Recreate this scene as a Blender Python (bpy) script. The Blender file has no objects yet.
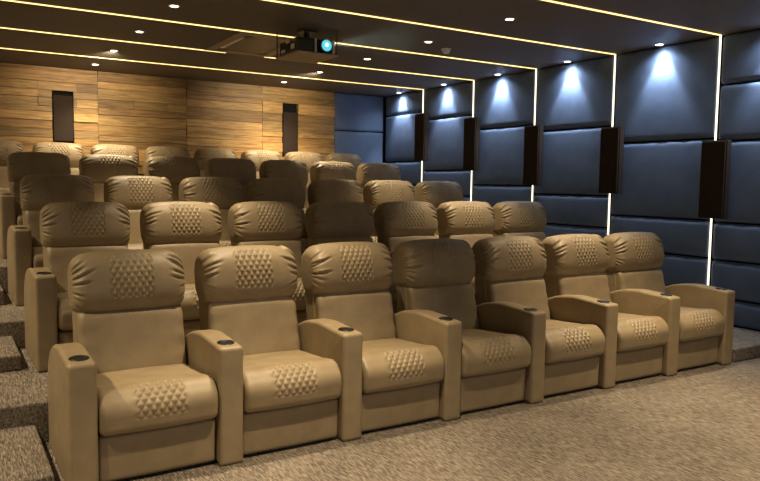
import bpy, bmesh, math, random
from mathutils import Matrix, Vector
C = bpy.context.scene.collection
rnd = random.Random(7)
PI = math.pi

# ------------------------------------------------------------------ scene
S = bpy.context.scene
S.view_settings.view_transform = 'Standard'
S.view_settings.look = 'None'
S.view_settings.gamma = 1.0
S.view_settings.use_curve_mapping = False
S.view_settings.exposure = 1.7
w = bpy.data.worlds.new('World'); S.world = w; w.use_nodes = True
w.node_tree.nodes['Background'].inputs[0].default_value = (1.0, .93, .84, 1)
w.node_tree.nodes['Background'].inputs[1].default_value = 0.20

HC, WX, BY = 3.07, 6.187, 7.40           # ceiling, right panel face, back wood face
STRIP = [0.935] + [0.959 + 1.313 * k for k in range(1, 5)]
FLOORZ = [0.0, 0.239, 0.452, 0.704, 0.909]
ROWY = [0.0, 1.53, 3.01, 4.48, 6.36]
PITCH, SEATW, ARMW = 0.74, 0.60, 0.14

# ------------------------------------------------------------------ materials
def mat(name):
    m = bpy.data.materials.new(name); m.use_nodes = True
    nt = m.node_tree; b = nt.nodes['Principled BSDF']
    return m, nt, b
def N(nt, t, **kw):
    n = nt.nodes.new(t)
    for k, v in kw.items():
        if k in n.inputs: n.inputs[k].default_value = v
        else: setattr(n, k, v)
    return n
def coords(nt, scale=(1, 1, 1), kind='Object'):
    tc = N(nt, 'ShaderNodeTexCoord'); mp = N(nt, 'ShaderNodeMapping')
    mp.inputs['Scale'].default_value = scale
    nt.links.new(tc.outputs[kind], mp.inputs[0]); return mp.outputs[0]
def ramp(nt, src, stops):
    r = N(nt, 'ShaderNodeValToRGB'); e = r.color_ramp.elements
    while len(e) < len(stops): e.new(.5)
    for i, (p, c) in enumerate(stops):
        e[i].position = p; e[i].color = (*c, 1)
    nt.links.new(src, r.inputs[0]); return r.outputs[0]
def bump(nt, b, src, strength, dist):
    bp = N(nt, 'ShaderNodeBump'); bp.inputs['Strength'].default_value = strength
    bp.inputs['Distance'].default_value = dist
    nt.links.new(src, bp.inputs['Height']); nt.links.new(bp.outputs[0], b.inputs['Normal'])
def plain(name, col, rough=.6, metal=0., noise=0.15):
    m, nt, b = mat(name)
    n = N(nt, 'ShaderNodeTexNoise', Scale=30.0, Detail=3.0)
    nt.links.new(coords(nt), n.inputs['Vector'])
    lo = tuple(c * (1 - noise) for c in col); hi = tuple(min(1, c * (1 + noise)) for c in col)
    nt.links.new(ramp(nt, n.outputs['Fac'], [(.3, lo), (.7, hi)]), b.inputs['Base Color'])
    b.inputs['Roughness'].default_value = rough; b.inputs['Specular IOR Level'].default_value = .15 if rough >= .8 else .5; b.inputs['Metallic'].default_value = metal
    return m
def emit(name, col, strength):
    m, nt, b = mat(name)
    b.inputs['Base Color'].default_value = (*col, 1)
    b.inputs['Emission Color'].default_value = (*col, 1)
    b.inputs['Emission Strength'].default_value = strength
    return m

def leather_mat():
    m, nt, b = mat('tan_leather')
    co = coords(nt)
    n = N(nt, 'ShaderNodeTexNoise', Scale=9.0, Detail=4.0); nt.links.new(co, n.inputs['Vector'])
    nt.links.new(ramp(nt, n.outputs['Fac'], [(.3, (.240, .177, .100)), (.7, (.298, .222, .126))]), b.inputs['Base Color'])
    v = N(nt, 'ShaderNodeTexVoronoi', Scale=420.0); nt.links.new(co, v.inputs['Vector'])
    n2 = N(nt, 'ShaderNodeTexNoise', Scale=26.0, Detail=5.0); nt.links.new(co, n2.inputs['Vector'])
    ad = N(nt, 'ShaderNodeMath', operation='MULTIPLY_ADD'); ad.inputs[1].default_value = .12
    nt.links.new(v.outputs['Distance'], ad.inputs[0]); nt.links.new(n2.outputs['Fac'], ad.inputs[2])
    bump(nt, b, ad.outputs[0], .25, .006)
    b.inputs['Roughness'].default_value = .5
    b.inputs['Specular IOR Level'].default_value = .45
    return m
def carpet_mat():
    m, nt, b = mat('streaked_carpet')
    co = coords(nt, (150, 17, 60), 'Object')
    n = N(nt, 'ShaderNodeTexNoise', Scale=1.0, Detail=3.0, Roughness=.6, Distortion=.6); nt.links.new(co, n.inputs['Vector'])
    n3 = N(nt, 'ShaderNodeTexNoise', Scale=1.6, Detail=2.0); nt.links.new(coords(nt), n3.inputs['Vector'])
    mx = N(nt, 'ShaderNodeMath', operation='MULTIPLY_ADD'); mx.inputs[1].default_value = .18
    nt.links.new(n3.outputs['Fac'], mx.inputs[0]); nt.links.new(n.outputs['Fac'], mx.inputs[2])
    nt.links.new(ramp(nt, mx.outputs[0], [(.40, (.062, .050, .040)), (.57, (.152, .123, .096)), (.76, (.33, .272, .212))]), b.inputs['Base Color'])
    bump(nt, b, n.outputs['Fac'], .6, .02)
    b.inputs['Roughness'].default_value = .95; b.inputs['Specular IOR Level'].default_value = .1
    return m
def wood_mat():
    m, nt, b = mat('plank_wood')
    at = N(nt, 'ShaderNodeAttribute'); at.attribute_name = 'tint'
    n = N(nt, 'ShaderNodeTexNoise', Scale=1.0, Detail=5.0, Roughness=.6, Distortion=.8)
    nt.links.new(coords(nt, (3, 30, 38)), n.inputs['Vector'])
    c = ramp(nt, n.outputs['Fac'], [(.28, (.20, .10, .027)), (.5, (.44, .26, .085)), (.72, (.62, .41, .17))])
    mx = N(nt, 'ShaderNodeMix', data_type='RGBA', blend_type='MULTIPLY'); mx.inputs[0].default_value = 1
    nt.links.new(c, mx.inputs[6]); nt.links.new(at.outputs['Color'], mx.inputs[7])
    nt.links.new(mx.outputs[2], b.inputs['Base Color'])
    bump(nt, b, n.outputs['Fac'], .3, .01)
    b.inputs['Roughness'].default_value = .55
    return m
def fabric_mat():
    m, nt, b = mat('blue_fabric')
    co = coords(nt)
    n = N(nt, 'ShaderNodeTexNoise', Scale=5.0, Detail=5.0); nt.links.new(co, n.inputs['Vector'])
    nt.links.new(ramp(nt, n.outputs['Fac'], [(.3, (.118, .168, .270)), (.7, (.150, .208, .335))]), b.inputs['Base Color'])
    n2 = N(nt, 'ShaderNodeTexNoise', Scale=240.0, Detail=2.0); nt.links.new(co, n2.inputs['Vector'])
    bump(nt, b, n2.outputs['Fac'], .3, .004)
    b.inputs['Roughness'].default_value = .8
    b.inputs['Specular IOR Level'].default_value = .2
    return m
M = dict(leather=leather_mat(), carpet=carpet_mat(), wood=wood_mat(), fabric=fabric_mat(),
    ceil=plain('dark_ceiling_paint', (.125, .107, .094), .7),
    dark=plain('black_backing', (.009, .008, .008), .9),
    speaker=plain('dark_brown_grille', (.036, .025, .019), .85),
    cup=plain('black_cup', (.010, .010, .011), .35),
    rim=plain('dark_rim', (.035, .03, .026), .35, .6),
    plaster=plain('dark_wall_paint', (.05, .045, .045), .8),
    white=plain('white_plastic', (.8, .78, .72), .5),
    grey=plain('grey_brown_metal', (.27, .22, .165), .5),
    darkgrey=plain('dark_grey_metal', (.045, .042, .042), .45),
    board=plain('brown_board', (.40, .31, .20), .6),
    led=emit('warm_led', (1.0, .67, .24), .75),
    ledw=emit('warm_white_led', (1.0, .86, .60), .75),
    bulb=emit('downlight_glow', (1.0, .86, .62), 6.0),
    bulbw=emit('cool_downlight_glow', (.9, .95, 1.0), 6.0),
    lens=emit('projector_lens_glow', (.08, .46, .60), .42),
    lens2=emit('projector_lens_core', (.7, .95, 1.0), .42),
    lamp=plain('silver_metal', (.5, .48, .45), .3, .9))

# ------------------------------------------------------------------ mesh helpers
def link(name, bm, m, parent=None, smooth=False, loc=None):
    bmesh.ops.recalc_face_normals(bm, faces=bm.faces)
    me = bpy.data.meshes.new(name); bm.to_mesh(me); bm.free()
    if smooth: me.polygons.foreach_set('use_smooth', [True] * len(me.polygons))
    me.materials.append(m)
    o = bpy.data.objects.new(name, me); C.objects.link(o)
    if parent: o.parent = parent
    if loc: o.location = loc
    return o
def tag(o, label=None, cat=None, group=None, kind=None):
    if label: o['label'] = label
    if cat: o['category'] = cat
    if group: o['group'] = group
    if kind: o['kind'] = kind
    return o
def empty(name, loc, label, cat, group=None):
    o = bpy.data.objects.new(name, None); C.objects.link(o); o.location = loc; o.empty_display_size = .1
    return tag(o, label, cat, group)
def box(bm, x0, x1, y0, y1, z0, z1, bev=0, seg=2):
    r = bmesh.ops.create_cube(bm, size=1)
    vs = r['verts']
    for v in vs:
        v.co = ((x0 + x1) / 2 + v.co.x * (x1 - x0), (y0 + y1) / 2 + v.co.y * (y1 - y0), (z0 + z1) / 2 + v.co.z * (z1 - z0))
    if bev:
        es = {e for v in vs for e in v.link_edges}
        bmesh.ops.bevel(bm, geom=list(es), offset=bev, segments=seg, profile=.5, affect='EDGES')
def boxo(name, x0, x1, y0, y1, z0, z1, m, parent=None, bev=0, seg=2):
    bm = bmesh.new(); box(bm, x0, x1, y0, y1, z0, z1, bev, seg); return link(name, bm, m, parent, False)
def cyl(bm, c, r, d, axis='Z', seg=24, r2=None):
    mt = {'Z': Matrix.Identity(4), 'Y': Matrix.Rotation(PI / 2, 4, 'X'), 'X': Matrix.Rotation(PI / 2, 4, 'Y')}[axis]
    bmesh.ops.create_cone(bm, cap_ends=True, segments=seg, radius1=r, radius2=r if r2 is None else r2, depth=d, matrix=Matrix.Translation(c) @ mt)
def lathe(bm, prof, seg=28, c=(0, 0, 0)):
    rings = []
    for r, z in prof:
        rings.append([bm.verts.new((c[0] + r * math.cos(2 * PI * i / seg), c[1] + r * math.sin(2 * PI * i / seg), c[2] + z)) for i in range(seg)])
    for a, b in zip(rings, rings[1:]):
        for i in range(seg): bm.faces.new((a[i], a[(i + 1) % seg], b[(i + 1) % seg], b[i]))
    return rings

def rpoly(corners, n=6):
    """closed polygon with rounded corners: (p, q, radius)"""
    out = []; L = len(corners)
    for i in range(L):
        a, b, c = (Vector(corners[(i + k) % L][:2]) for k in (-1, 0, 1)); r = corners[i][2]
        u, v = (a - b), (c - b); lu, lv = u.length, v.length; u.normalize(); v.normalize()
        ang = math.acos(max(-1, min(1, u.dot(v))))
        if r <= 0 or ang > PI - .02: out.append(b); continue
        t = min(r / math.tan(ang / 2), lu * .49, lv * .49); r2 = t * math.tan(ang / 2)
        cen = b + (u + v).normalized() * (r2 / math.sin(ang / 2))
        p0, p1 = b + u * t - cen, b + v * t - cen
        th = p0.angle_signed(p1)
        for k in range(n + 1):
            f = -th * k / n
            out.append(cen + Vector((p0.x * math.cos(f) - p0.y * math.sin(f), p0.x * math.sin(f) + p0.y * math.cos(f))))
    return out
def resample(pts, step):
    """closed polyline -> points at spacing step(p)"""
    L = len(pts); segs = []
    fine = []
    for i in range(L):
        a, b = pts[i], pts[(i + 1) % L]; n = max(1, int((b - a).length / .001))
        for k in range(n): fine.append(a + (b - a) * (k / n))
    out = [fine[0]]; acc = 0
    for i in range(1, len(fine)):
        acc += (fine[i] - fine[i - 1]).length
        if acc >= step(fine[i]): out.append(fine[i]); acc = 0
    return out
def normals(pts):
    L = len(pts); A = sum(pts[i].x * pts[(i + 1) % L].y - pts[(i + 1) % L].x * pts[i].y for i in range(L))
    s = 1 if A > 0 else -1; out = []
    for i in range(L):
        t = (pts[(i + 1) % L] - pts[i - 1]).normalized(); out.append(Vector((t.y, -t.x)) * s)
    return out
def pillow(bm, pts, x0, x1, rx, rn, dense=None, disp=None, coarse=.02, ends=6, fmap=lambda u, p, q: (u, p, q)):
    """profile pts in (p, q) swept along u from x0 to x1, both ends rounded by rx along u and rn across"""
    nr = normals(pts); L = len(pts)
    xs = [x0 + rx * (1 - math.cos(PI / 2 * k / ends)) for k in range(ends + 1)]
    x = xs[-1]; xe = x1 - rx
    while x < xe - 1e-6:
        st = dense[2] if dense and dense[0] - .001 <= x <= dense[1] else coarse
        x = min(xe, x + st); xs.append(x)
    xs += [x1 - rx * (1 - math.cos(PI / 2 * k / ends)) for k in range(ends - 1, -1, -1)]
    arc = [0]
    for i in range(1, L): arc.append(arc[-1] + (pts[i] - pts[i - 1]).length)
    rows = []
    for x in xs:
        d = min(x - x0, x1 - x)
        ins = 0 if d >= rx else rn * (1 - math.sqrt(max(0, 1 - ((rx - d) / rx) ** 2)))
        row = []
        for i in range(L):
            o = -ins + (disp(x, pts[i].x, pts[i].y, nr[i]) if disp else 0)
            p = pts[i] + nr[i] * o
            row.append(bm.verts.new(fmap(x, p.x, p.y)))
        rows.append(row)
    for a, b in zip(rows, rows[1:]):
        for i in range(L): bm.faces.new((a[i], a[(i + 1) % L], b[(i + 1) % L], b[i]))
    bm.faces.new(rows[0]); bm.faces.new(list(reversed(rows[-1])))

def sstep(a, b, x):
    t = max(0, min(1, (x - a) / (b - a))); return t * t * (3 - 2 * t)
def quilt(x, s, W, H, w, h, A):
    """diamond tufting in a W x H patch centred on 0, 0"""
    m = (1 - sstep(W / 2 - .004, W / 2 + .004, abs(x))) * (1 - sstep(H / 2 - .004, H / 2 + .004, abs(s)))
    if m <= 0: return 0
    a, b = x / w + s / h + .5, x / w - s / h + .5
    da, db = abs(a - round(a)), abs(b - round(b))
    puff = min(1, min(da, db) / .46); puff = .55 * puff + .45 * math.sin(puff * PI / 2)
    return A * m * (puff - .62)

# ------------------------------------------------------------------ setting
def struct(o): o['kind'] = 'structure'; return o
LX, FY, RX = -2.7, -6.0, WX + .07
struct(boxo('floor', LX, RX, FY, BY + .1, -.1, 0, M['carpet']))
struct(boxo('ceiling', LX, RX, FY, BY + .15, HC, HC + .12, M['ceil']))
struct(boxo('wall_right', RX, RX + .1, FY, BY + .15, 0, HC, M['dark']))
struct(boxo('wall_back', LX, RX, BY + .07, BY + .17, 0, HC, M['dark']))
struct(boxo('wall_left', LX - .1, LX, FY, BY + .15, 0, HC, M['plaster']))
tier_front = [None, .84, 2.34, 3.80, 5.62]
for i in range(1, 5):
    z0 = FLOORZ[i - 1]
    y1 = BY + .07
    struct(boxo('platform', LX, RX, tier_front[i], y1, z0 if i > 1 else 0, FLOORZ[i], M['carpet'], bev=.012))
# half-height aisle steps
for i in range(0, 4):
    y0 = ROWY[i] + (.02 if i == 0 else .12); y1 = tier_front[i + 1]
    zt = (FLOORZ[i] + FLOORZ[i + 1]) / 2
    if i == 3: y0 = ROWY[3] + .42
    struct(boxo('aisle_step', LX, -.195, y0, y1, FLOORZ[i], zt, M['carpet'], bev=.012))
    struct(boxo('aisle_step', 5.235, WX - .0, y0, y1, FLOORZ[i], zt, M['carpet'], bev=.012))

# ------------------------------------------------------------------ recliner
def head_profile():
    pts = []; cy, cz, a, b, n = .755, .913, .138, .184, 2.35; t = math.radians(9)
    for i in range(400):
        th = 2 * PI * i / 400; c, s = math.cos(th), math.sin(th)
        y = a * math.copysign(abs(c) ** (2 / n), c); z = b * math.copysign(abs(s) ** (2 / n), s)
        if z > 0: y += .018 * 0
        pts.append(Vector((cy + y * math.cos(t) + z * math.sin(t), cz - y * math.sin(t) + z * math.cos(t))))
    return resample(pts, lambda p: .0045 if p.x < .80 and p.y > .80 else .012)
def make_head(seed):
    r = random.Random(seed)
    cr = []
    for side in (-1, 1):
        for k in range(7):
            cr.append((side, .80 + .27 * (k + r.uniform(-.3, .3)) / 6.5, r.uniform(.06, .13) * (1.2 if k > 2 else .85), r.uniform(.004, .009) * (1.4 if k > 2 else .8), r.uniform(.1, .45)))
    cr = [c for c in cr]
    HWD = .313
    def disp(x, y, z, n):
        d = 0
        if y < .82:
            d += quilt(x, (z - .965), .238, .225, .0397, .0570, .0100)
            for side, z0, ln, dep, sl in cr:
                e = HWD - side * x                        # distance from that end
                if 0 <= e < ln + .03:
                    zz = z - (z0 + sl * e * (1 if z0 > .90 else -1))
                    d -= dep * 1.35 * math.exp(-(zz / .0075) ** 2) * (1 - sstep(ln * .35, ln, e))
                    d += dep * .7 * math.exp(-((zz - .016) / .011) ** 2) * (1 - sstep(ln * .35, ln, e))
        # slack belly: pillow fuller in the middle, sagging lower edge
        d += .010 * math.cos(min(1, abs(x) / HWD) * PI / 2)
        return d
    bm = bmesh.new()
    pillow(bm, head_profile(), -HWD, HWD, .062, .056, dense=(-.125, .125, .0045), disp=disp, coarse=.009, ends=8,
           fmap=lambda u, p, q: (u, p, q + (.913 - q) / .18 * .026 * (abs(u) / HWD) ** 5))
    return bm
def seat_profile():
    p = rpoly([(-.004, .262, .045), (-.022, .40, .10), (.06, .485, .09), (.20, .468, .15), (.62, .440, .02), (.62, .28, .02)], 12)
    return resample(p, lambda q: .0045 if q.x < .16 else .015)
def make_seat():
    prof = seat_profile()
    # arc length along the profile for the quilting
    arcs = {}; a = 0
    for i, p in enumerate(prof):
        if i: a += (p - prof[i - 1]).length
        arcs[(round(p.x, 5), round(p.y, 5))] = a
    mid = min(prof, key=lambda p: (p.x - .012) ** 2 + (p.y - .425) ** 2)
    am = arcs[(round(mid.x, 5), round(mid.y, 5))]
    def disp(x, y, z, n):
        d = quilt(x, arcs[(round(y, 5), round(z, 5))] - am, .25, .19, .0417, .056, .0100) if y < .2 else 0
        if z > .38: d -= .007 * math.exp(-((y - .185 - .01 * math.cos(x * 9)) / .006) ** 2)
        if z > .42 and y > .19: d += .008 * math.cos(x / .3 * PI / 2) - .003
        if y < .19: d += .006 * math.cos(x / .3 * PI / 2)
        return d
    bm = bmesh.new()
    pillow(bm, prof, -.296, .296, .03, .03, dense=(-.13, .13, .0045), disp=disp, coarse=.02)
    return bm
def make_back():
    p = resample(rpoly([(.53, .40, .04), (.578, .58, .4), (.628, .768, .055), (.77, .81, .03), (.70, .40, .03)], 8), lambda q: .014)
    def disp(x, y, z, n):
        d = .012 * math.cos(x / .3 * PI / 2) if n.x < 0 else 0
        d += .0025 * math.sin(z * 60 + x * 11) * sstep(.2, .29, abs(x))
        return d
    bm = bmesh.new(); pillow(bm, p, -.292, .292, .035, .03, disp=disp, coarse=.03); return bm
def make_shell():
    p = resample(rpoly([(.66, .12, .02), (.66, .62, .1), (.725, 1.0, .03), (.86, 1.0, .05), (.80, .62, .1), (.79, .12, .02)], 6), lambda q: .02)
    bm = bmesh.new(); pillow(bm, p, -.298, .298, .015, .015, coarse=.1); return bm
def make_leg_panel():
    p = resample(rpoly([(.048, .018, .012), (.040, .252, .014), (.10, .252, .01), (.10, .018, .01)], 5), lambda q: .012)
    bm = bmesh.new()
    pillow(bm, p, -.294, .294, .014, .012, disp=lambda x, y, z, n: .004 * math.cos(x / .3 * PI / 2) if n.x < -.8 else 0, coarse=.04); return bm
def make_arm():
    p = resample(rpoly([(0, .0, .008), (0, .640, .018), (.16, .650, .3), (.34, .660, .5), (.52, .640, .4), (.66, .585, .2), (.76, .485, .14), (.79, .33, .2), (.79, 0, .01)], 8), lambda q: .012)
    bm = bmesh.new(); pillow(bm, p,   .302, .438, .022, .022, coarse=.03); return bm
def make_cup():
    bm = bmesh.new()
    r = lathe(bm, [(.047, -.012), (.047, .002), (.043, .0035), (.040, .003), (.038, .001)])
    bm.faces.new(r[-1])
    bmesh.ops.rotate(bm, verts=bm.verts, cent=(0, 0, 0), matrix=Matrix.Rotation(math.atan2(.010, .16), 3, 'X'))
    return bm

def make_recliner():
    root = empty('recliner', (0, 0, 0), 'x', 'recliner')
    boxo('plinth', -.285, .285, .10, .70, 0.0, .27, M['dark'], root)
    lp = link('footrest_panel', make_leg_panel(), M['leather'], root, True)
    link('seat_cushion', make_seat(), M['leather'], root, True)
    link('backrest', make_back(), M['leather'], root, True)
    link('back_shell', make_shell(), M['leather'], root, True)
    link('headrest', make_head(3), M['leather'], root, True)
    a = link('armrest', make_arm(), M['leather'], root, True)
    c = link('cup_holder', make_cup(), M['cup'], a, True, (.37, .098, .6475))
    c['label'] = 'round black cup holder'
    return root
def copy_tree(o, parent=None):
    c = o.copy(); C.objects.link(c)
    if parent: c.parent = parent
    for ch in o.children: copy_tree(ch, c)
    return c
proto = make_recliner()
heads = [bpy.data.objects[o.name].data for o in proto.children if o.name.startswith('headrest')]
for sd in (11, 29):
    o = link('headrest_variant', make_head(sd), M['leather'], None, True); me = o.data
    bpy.data.objects.remove(o); me.name = 'headrest'; heads.append(me)
ordn = ['leftmost', 'second from left', 'third from left', 'fourth from left', 'fifth from left', 'sixth from left', 'seventh from left', 'rightmost']
rown = ['front row', 'second row', 'third row', 'fourth row', 'back row']
XO = [0.004, .022, .015, .016, -.285]
first = True
for r in range(5):
    n = 8 if r == 4 else 7
    for j in range(n):
        if first: root = proto; first = False
        else:
            root = None
            chairs_src = proto
            root = copy_tree(chairs_src)
            # only the leftmost recliner of a row keeps a second armrest
        root.location = (XO[r] + .30 + PITCH * j, ROWY[r], FLOORZ[r])
        pos = 'rightmost' if j == n - 1 else ordn[j]
        if r == 0:
            extra = {0: 'two cup holders, beside the carpeted aisle step', n - 1: 'nearest the blue wall'}.get(j, 'on the carpet floor')
        elif r == 4:
            extra = {0: 'cut by the photo edge', n - 1: 'before the blue padded back wall'}.get(j, 'before the wood wall')
        else:
            extra = {0: 'with two armrests beside the aisle steps', n - 1: 'nearest the blue wall'}.get(j, 'headrest over the row before')
        tag(root, 'tan quilted recliner, %s of the %s, %s' % (pos, rown[r], extra), 'recliner', 'tan leather recliners in the ' + rown[r])
        for ch in root.children:
            if ch.name.startswith('headrest'): ch.data = heads[(r * 3 + j * 2 + (j // 3)) % 3]
for r_ in [o for o in bpy.data.objects if o.name.startswith('recliner') and 'leftmost' in o['label']]:
    a = [c for c in r_.children if c.name.startswith('armrest')][0]
    a2 = copy_tree(a, r_); a2.location.x -= PITCH

# ------------------------------------------------------------------ blue padded panels on the right wall
def pad(name, y0, y1, z0, z1, label, group):
    """padded panel on the right wall"""
    g = .008; T = .062
    bm = bmesh.new()
    p = resample(rpoly([(0, z0 + g, .004), (0, z1 - g, .004), (-T, z1 - g, .028), (-T, z0 + g, .028)], 6), lambda q: .03)
    H, Wd = z1 - z0, y1 - y0
    def disp(u, p_, q, n):
        if n.x > -.5: return 0
        a = math.sin(PI * (u - y0) / Wd); b = math.sin(PI * (q - z0) / H)
        return .014 * (max(0, a) ** .5) * (max(0, b) ** .5) + .0025 * math.sin(u * 23 + q * 3) * sstep(.12, .0, z1 - q)
    pillow(bm, p, y0 + g, y1 - g, .026, .02, disp=disp, coarse=.05, fmap=lambda u, pp, q: (pp, u, q))
    o = link(name, bm, M['fabric'], None, True)
    cen = Vector((WX + .068, (y0 + y1) / 2, z0))
    for v in o.data.vertices: v.co = v.co + Vector((WX + .068, 0, 0)) - cen
    o.location = cen
    return tag(o, label, 'wall panel', group)
G = .012
bays = [
 ('in the bay right of the nearest wall strip', STRIP[0] - 1.313, STRIP[0], [HC, 2.567, 2.0, 1.165, .775, .385, .12]),
 ('between the nearest and second wall strips', STRIP[0], STRIP[1], [HC, 2.03, 1.18, .785, .39, .12]),
 ('between the second and third wall strips', STRIP[1], STRIP[2], [HC, 2.24, 1.405, 1.02, .63, .36]),
 ('between the third and fourth wall strips', STRIP[2], STRIP[3], [HC, 2.336, 1.515, 1.12, .73, .58]),
 ('between the fourth and farthest wall strips', STRIP[3], STRIP[4], [HC, 2.565, 1.74, 1.34, .94]),
 ('between the farthest wall strip and the back corner', STRIP[4], BY - .005, [HC, 2.71, 1.90, 1.50, 1.11]),
]
for bi, (bn, y0, y1, zs) in enumerate(bays):
    names = ['top', 'tall middle', 'first low', 'second low', 'third low'] if bi else ['top', 'second from top', 'tall middle', 'first low', 'second low', 'third low']
    for k in range(len(zs) - 1):
        pad('padded_wall_panel', y0 + G, y1 - G if bi < 5 else y1, zs[k + 1], zs[k], '%s blue padded panel %s' % (names[k], bn), 'blue padded panels on the right wall')

# ------------------------------------------------------------------ back wall: wood panels and blue pads
def planks(name, x0, x1, z0, z1, label, holes=()):
    r = random.Random(int(x0 * 100) + 900)
    bm = bmesh.new(); tl = []
    z = z0
    while z < z1 - .01:
        h = r.choice([.075, .10, .12, .15, .18]); h = h if z + h < z1 - .05 else z1 - z
        cuts = [x0]
        while cuts[-1] < x1 - .001:
            L = r.choice([.5, 1.3, 1.3, 1.3]); nx = cuts[-1] + L
            cuts.append(nx if nx < x1 - .2 else x1)
        for a, b in zip(cuts, cuts[1:]):
            segs = [(a, b)]
            for hx0, hx1, hz0, hz1 in holes:
                if z < hz1 and z + h > hz0:
                    ns = []
                    for p, q in segs:
                        if q <= hx0 or p >= hx1: ns.append((p, q)); continue
                        if p < hx0: ns.append((p, hx0))
                        if q > hx1: ns.append((hx1, q))
                    segs = ns
            dep = r.uniform(.010, .036); t = r.uniform(.48, 1.05); wm = r.uniform(.94, 1.04)
            for p, q in segs:
                if q - p < .02: continue
                n0 = len(bm.faces)
                box(bm, p + .0008, q - .0008, BY - dep + .02, BY + .06, z + .0025, z + h - .0025)
                bm.faces.ensure_lookup_table()
                tl += [(t, t * wm, t * wm * wm)] * (len(bm.faces) - n0)
        z += h
    bmesh.ops.recalc_face_normals(bm, faces=bm.faces)
    me = bpy.data.meshes.new(name)
    cl = bm.loops.layers.float_color.new('tint')
    bm.faces.ensure_lookup_table()
    for f, t in zip(bm.faces, tl):
        for l in f.loops: l[cl] = (*t, 1)
    bm.to_mesh(me); bm.free(); me.materials.append(M['wood'])
    o = bpy.data.objects.new(name, me); C.objects.link(o)
    return tag(o, label, 'wall panel', 'wood plank panels on the back wall')
WT = HC - .004
SPB = [(.725, 1.0, 2.035, 2.695), (4.20, 4.48, 1.96, 2.675)]
ws = [-2.69, -1.25, .045, 1.328, 2.612, 3.848, 5.165]
wl = ['honey wood plank wall panel beyond the left photo edge', 'honey wood plank wall panel beyond the left photo edge',
      'honey wood plank wall panel around the left black speaker', 'honey wood plank wall panel right of the left black speaker',
      'honey wood plank wall panel below the ceiling unit, third with no speaker', 'honey wood plank wall panel around the right black speaker']
wl[4] = 'honey wood plank wall panel left of the right black speaker panel'
for i in range(6):
    if i < 1: continue
    planks('wood_wall_panel', ws[i] + .002, ws[i + 1] - .002, FLOORZ[4] + .001, WT, wl[i], [(h[0] - .002, h[1] + .002, h[2] - .002, h[3] + .002) for h in SPB])
def bpad(x0, x1, z0, z1, label):
    bm = bmesh.new(); g = .006; T = .06; H, Wd = z1 - z0, x1 - x0
    p = resample(rpoly([(0, z0 + g, .004), (0, z1 - g, .004), (-T, z1 - g, .02), (-T, z0 + g, .02)], 6), lambda q: .03)
    pillow(bm, p, x0 + g, x1 - g, .02, .018, coarse=.05, fmap=lambda u, pp, q: (u, pp + BY + .062, q),
           disp=lambda u, p_, q, n: .008 * max(0, math.sin(PI * (u - x0) / Wd)) ** .5 * max(0, math.sin(PI * (q - z0) / H)) ** .5 if n.x < -.5 else 0)
    o = link('padded_wall_panel', bm, M['fabric'], None, True)
    return tag(o, label, 'wall panel', 'blue padded panels on the back wall')
bpad(5.17, 6.16, 2.42, WT, 'upper blue padded panel on the back wall, right of the wood')
bpad(5.17, 6.16, 1.66, 2.42, 'middle blue padded panel on the back wall, above the back row')
bpad(5.17, 6.16, .912, 1.66, 'lower blue padded panel on the back wall, behind the back row')

# ------------------------------------------------------------------ speakers
def speaker(x0, x1, y0, y1, z0, z1, label, group, front):
    root = empty('wall_speaker', ((x0 + x1) / 2, (y0 + y1) / 2, z0), label, 'speaker', group)
    cx, cy = (x0 + x1) / 2, (y0 + y1) / 2
    def L(a): return (a[0] - cx, a[1] - cx, a[2] - cy, a[3] - cy, a[4] - z0, a[5] - z0)
    t = .018
    if front == 'X':
        boxo('cabinet', *L((x0 + t, x1, y0, y1, z0, z1)), M['speaker'], root, .006)
        boxo('grille', *L((x0, x0 + t, y0 + .012, y1 - .012, z0 + .012, z1 - .012)), M['speaker'], root, .006)
    else:
        boxo('cabinet', *L((x0, x1, y0 + t, y1, z0, z1)), M['dark'], root, .006)
        boxo('grille', *L((x0 + .012, x1 - .012, y0, y0 + t, z0 + .012, z1 - .012)), M['speaker'], root, .006)
    return root
spz = [(1.205, 2.0), (1.435, 2.215), (1.52, 2.315), (1.73, 2.51), (1.90, 2.67)]
sn = ['nearest', 'second nearest', 'middle', 'second farthest', 'farthest']
for k in range(5):
    speaker(WX - .10, WX - .012, STRIP[k] - .19, STRIP[k] + .10, *spz[k], 'tall dark brown speaker on the blue wall, %s of the five' % sn[k], 'speakers on the right wall', 'X')
for (a, b, z0, z1), l in zip(SPB, ['tall black speaker set in the wood wall, left one', 'tall black speaker set in the wood wall, right one by the blue panel']):
    speaker(a, b, BY - .02, BY + .055, z0, z1, l, 'speakers on the wood wall', 'Y')

# ------------------------------------------------------------------ light strips
ln = ['nearest', 'second nearest', 'middle', 'second farthest', 'farthest']
for k in range(5):
    y = STRIP[k]
    root = empty('light_strip', (WX, y, HC), '%s glowing strip crossing the ceiling and running down the blue wall' % ln[k], 'light strip', 'warm light strips on ceiling and wall')
    bm = bmesh.new(); hw = .011
    if k == 3:   # broken by the ceiling unit
        box(bm, LX + .02 - WX, 2.36 - WX, -hw, hw, -.007, 0); box(bm, 2.86 - WX, -.02, -hw, hw, -.007, 0)
    else: box(bm, LX + .02 - WX, -.02, -hw, hw, -.007, 0)
    link('ceiling_run', bm, M['led'], root)
    bm = bmesh.new(); hw = .0085
    zb = FLOORZ[min(4, k)] + .14
    box(bm, -.004, .004, -hw, hw, spz[k][1] - HC + .001, -.0)
    link('wall_run', bm, M['ledw'], root)
    bm = bmesh.new(); box(bm, -.004, .004, -hw, hw, zb - HC, spz[k][0] - HC - .001)
    link('wall_run', bm, M['ledw'], root)

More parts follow.
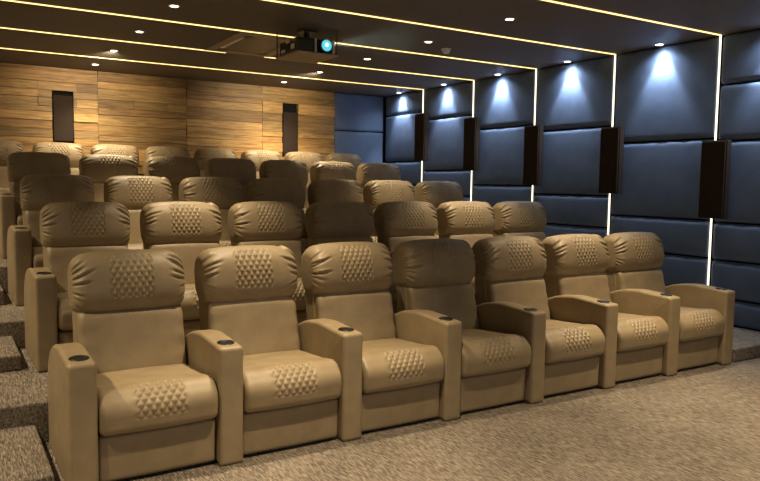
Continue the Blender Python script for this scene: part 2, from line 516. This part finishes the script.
# ------------------------------------------------------------------ downlights
def add_spot(loc, target, power, col, size, blend, rad=.035):
    l = bpy.data.lights.new('spot', 'SPOT'); l.energy = power; l.color = col; l.spot_size = math.radians(size); l.spot_blend = blend; l.shadow_soft_size = rad
    o = bpy.data.objects.new('lamp_or_fill_spot', l); C.objects.link(o); o.location = loc
    d = Vector(target) - Vector(loc); o.rotation_euler = d.to_track_quat('-Z', 'Y').to_euler(); return o
dproto = None
def downlight(x, y, label, group, cool=False):
    root = empty('downlight', (x, y, HC), label, 'ceiling light', group)
    bm = bmesh.new(); lathe(bm, [(.036, -.001), (.036, -.006), (.046, -.008), (.052, -.004), (.052, 0)]); link('trim_ring', bm, M['white'], root, True)
    bm = bmesh.new(); cyl(bm, (0, 0, -.003), .0355, .004); link('lamp_face', bm, M['bulbw' if cool else 'bulb'], root)
WARM = (1.0, .815, .54); COOL = (.80, .89, 1.0)
seat_pow = 70; wash_pow = 28
nth = {2.94: 'nearest visible', 4.26: 'second', 5.58: 'third', 6.82: 'farthest', 1.625: 'nearest'}
for x, side in ((1.2, 'left column'), (3.97, 'middle column')):
    for y in (-2.33, -1.01, .31, 1.625, 2.94, 4.26, 5.58, 6.82):
        add_spot((x, y, HC - .03), (x, y, 0), seat_pow * (1.8 if y < -.5 else 1.35 if y < 1 else 1.2 if y < 6.5 else .8), WARM, 110 if y > 6.5 else 64 if y > 0 else 78, 1 if y > 6.5 else .9)
        vis = (x == 1.2 and y > 2.9) or (x > 3 and y > 1.5)
        if vis: downlight(x, y, 'small round ceiling downlight, %s column, %s' % (side.split()[0], {2.94: 'between the second and third ceiling strips', 4.26: 'between the third and fourth ceiling strips', 5.58: 'between the fourth and last ceiling strips', 6.82: 'behind the last ceiling strip', 1.625: 'between the first and second ceiling strips'}[y]), 'warm ceiling downlights')
for y in (-2.33, -1.01, .31, 1.625, 2.94, 4.26, 5.58, 6.82):
    add_spot((-1.57, y, HC - .03), (-.75, y, 0), seat_pow * (1.15 if y < 0 else 1.15 if y < 6.5 else .8), WARM, 110 if y > 6.5 else 74, 1 if y > 6.5 else .9)
for x in (-1.57, 1.2, 3.97):   # extra spots at the lamps before the back row, added to brighten the wood
    add_spot((x, 5.58, HC - .035), (x, BY, 2.38), 46, WARM, 84, 1)
wn = ['nearest', 'second', 'third', 'fourth', 'farthest']
for k, y in enumerate((.29, 1.60, 2.945, 4.26, 5.53, 6.815)):
    add_spot((6.105, y, HC - .02), (6.28, y, 0.6), wash_pow, COOL, 72, .62, .015)
    add_spot((6.09, y, HC - .02), (6.0, y, 0.6), wash_pow * .32, COOL, 150, 1, .03)  # second wide spot added at each washer to lift the dim wall around it
    if k: downlight(6.10, y, 'cool downlight grazing the blue wall, %s along it' % wn[k - 1], 'cool downlights along the blue wall', True)

# smoke detector
root = empty('smoke_detector', (4.38, 3.165, HC), 'white round smoke detector on the dark ceiling', 'smoke detector')
bm = bmesh.new(); r = lathe(bm, [(.055, 0), (.055, -.012), (.050, -.018)]); bm.faces.new(r[-1]); link('mounting_base', bm, M['white'], root, True)
bm = bmesh.new(); r = lathe(bm, [(.043, -.017), (.043, -.036), (.034, -.050), (.016, -.056)]); bm.faces.new(r[-1]); link('sensor_head', bm, M['white'], root, True)

# ------------------------------------------------------------------ ceiling cassette unit
cx0, cx1, cy0, cy1 = 2.08, 2.90, 3.66, 4.86
root = empty('ceiling_air_unit', ((cx0 + cx1) / 2, (cy0 + cy1) / 2, HC), 'square recessed air unit in the dark ceiling left of the projector', 'air conditioner')
hx, hy = (cx1 - cx0) / 2, (cy1 - cy0) / 2
bm = bmesh.new(); f = .10
for a in ((-hx, hx, -hy, -hy + f), (-hx, hx, hy - f, hy), (-hx, -hx + f, -hy + f, hy - f), (hx - f, hx, -hy + f, hy - f)):
    box(bm, *a, -.010, 0, .003, 1)
link('frame', bm, M['grey'], root)
boxo('intake_grille', -hx + .16, hx - .16, -hy + .16, hy - .16, -.006, 0, M['darkgrey'], root, .003)
for i, (a, m_) in enumerate((((-hx + .105, -hx + .15, -hy + .25, hy - .25), 'white'), ((hx - .15, hx - .105, -hy + .25, hy - .25), 'grey'), ((-hx + .2, hx - .2, -hy + .105, -hy + .15), 'grey'), ((-hx + .2, hx - .2, hy - .15, hy - .105), 'grey'))):
    lv = boxo('louvre', *a, -.010, -.001, M[m_], root, .003)

# ------------------------------------------------------------------ projector on its hanging tray
PX0, PX1, PY0, PY1, PZ = 2.42, 2.88, 2.98, 3.52, 2.80
root = empty('ceiling_projector', ((PX0 + PX1) / 2, (PY0 + PY1) / 2, PZ), 'black projector with a glowing cyan lens hung on a tray under the ceiling', 'projector')
hx, hy = (PX1 - PX0) / 2, (PY1 - PY0) / 2
boxo('tray', -hx, hx, -hy, hy, 0, .018, M['board'], root, .004)
bm = bmesh.new()
box(bm, -hx + .03, hx - .03, -hy + .07, hy - .03, .025, .17, .015, 3)
for i in range(7): box(bm, -hx + .024, -hx + .031, -hy + .12 + i * .05, -hy + .145 + i * .05, .05, .13)
link('body', bm, M['cup'], root)
bm = bmesh.new()
for sx in (-hx + .012, hx - .012):
    for sy in (-hy + .012, hy - .012): cyl(bm, (sx, sy, (HC - PZ + .018) / 2), .006, HC - PZ - .018, seg=10)
link('hanger_rods', bm, M['darkgrey'], root)
bm = bmesh.new(); cyl(bm, (0, 0, .17 + (HC - PZ - .17) / 2), .03, HC - PZ - .17, seg=16); box(bm, -.08, .08, -.08, .08, HC - PZ - .012, HC - PZ); link('ceiling_mount', bm, M['cup'], root)
lb = bmesh.new(); cyl(lb, (.095, -hy + .045, .098), .066, .09, 'Y', 28); lb2 = link('lens_barrel', lb, M['darkgrey'], root)
bm = bmesh.new(); cyl(bm, (.095, -hy - .004, .105), .022, .006, 'Y', 24); lc_ = link('lens_core', bm, M['lens2'], lb2)
bm = bmesh.new(); cyl(bm, (.095, -hy - .002, .098), .056, .006, 'Y', 28); ln_ = link('lens', bm, M['lens'], lb2); ln_['label'] = 'glowing cyan lens'
for xx in (-.004, .200): boxo('front_bracket', xx - .007, xx + .007, -hy + .040, -hy + .068, .03, .165, M['white'], root, .002)
for i, (a, b_) in enumerate(((.06, .11), (.13, .155), (.05, .08))): boxo('connector_panel', -hx + .018, -hx + .031, -hy + .12 + i * .12, -hy + .20 + i * .12, a, b_, M['white'], root, .003, 1)
# faint haze lit by the projector beam
BL = 1.9
o0 = Vector(((PX0 + PX1) / 2 + .095, PY0 - .012, PZ + .098)); bd = Vector((-.10, -1, -.13)).normalized()
bm = bmesh.new()
bmesh.ops.create_cone(bm, cap_ends=True, segments=32, radius1=.05, radius2=.05 + BL * .07, depth=BL, matrix=Matrix.Translation((0, 0, BL / 2)))
hm = bpy.data.materials.new('thin_haze'); hm.use_nodes = True; hn = hm.node_tree; hn.nodes.clear()
out = hn.nodes.new('ShaderNodeOutputMaterial'); vs = hn.nodes.new('ShaderNodeVolumeScatter'); vs.inputs['Anisotropy'].default_value = .3
vs.inputs['Density'].default_value = .11; hn.links.new(vs.outputs[0], out.inputs['Volume'])
hz = link('light_beam', bm, hm); hz.location = o0; hz.rotation_euler = bd.to_track_quat('Z', 'Y').to_euler()
tag(hz, 'faint greenish beam of hazy light leaving the projector lens', 'light beam', kind='stuff')
pl = add_spot(o0 + bd * .004, o0 + bd, 34, (.75, 1.0, .85), 9, .3, .01)

# ------------------------------------------------------------------ camera
cam = bpy.data.cameras.new('camera'); co = bpy.data.objects.new('camera', cam); C.objects.link(co)
yaw, pitch, roll, f = .550, -.080, .014, 711.853
cam.sensor_fit = 'HORIZONTAL'; cam.sensor_width = 36; cam.lens = f / 760 * 36
cy_, sy_, cp, sp = math.cos(yaw), math.sin(yaw), math.cos(pitch), math.sin(pitch)
F = Vector((sy_ * cp, cy_ * cp, sp)); Rv = Vector((cy_, -sy_, 0)); U = Rv.cross(F)
R2 = Rv * math.cos(roll) + U * math.sin(roll); U2 = -Rv * math.sin(roll) + U * math.cos(roll)
m4 = Matrix((R2, U2, -F)).transposed().to_4x4(); m4.translation = Vector((-.604, -3.567, 1.516))
co.matrix_world = m4; cam.clip_start = .05
S.camera = co
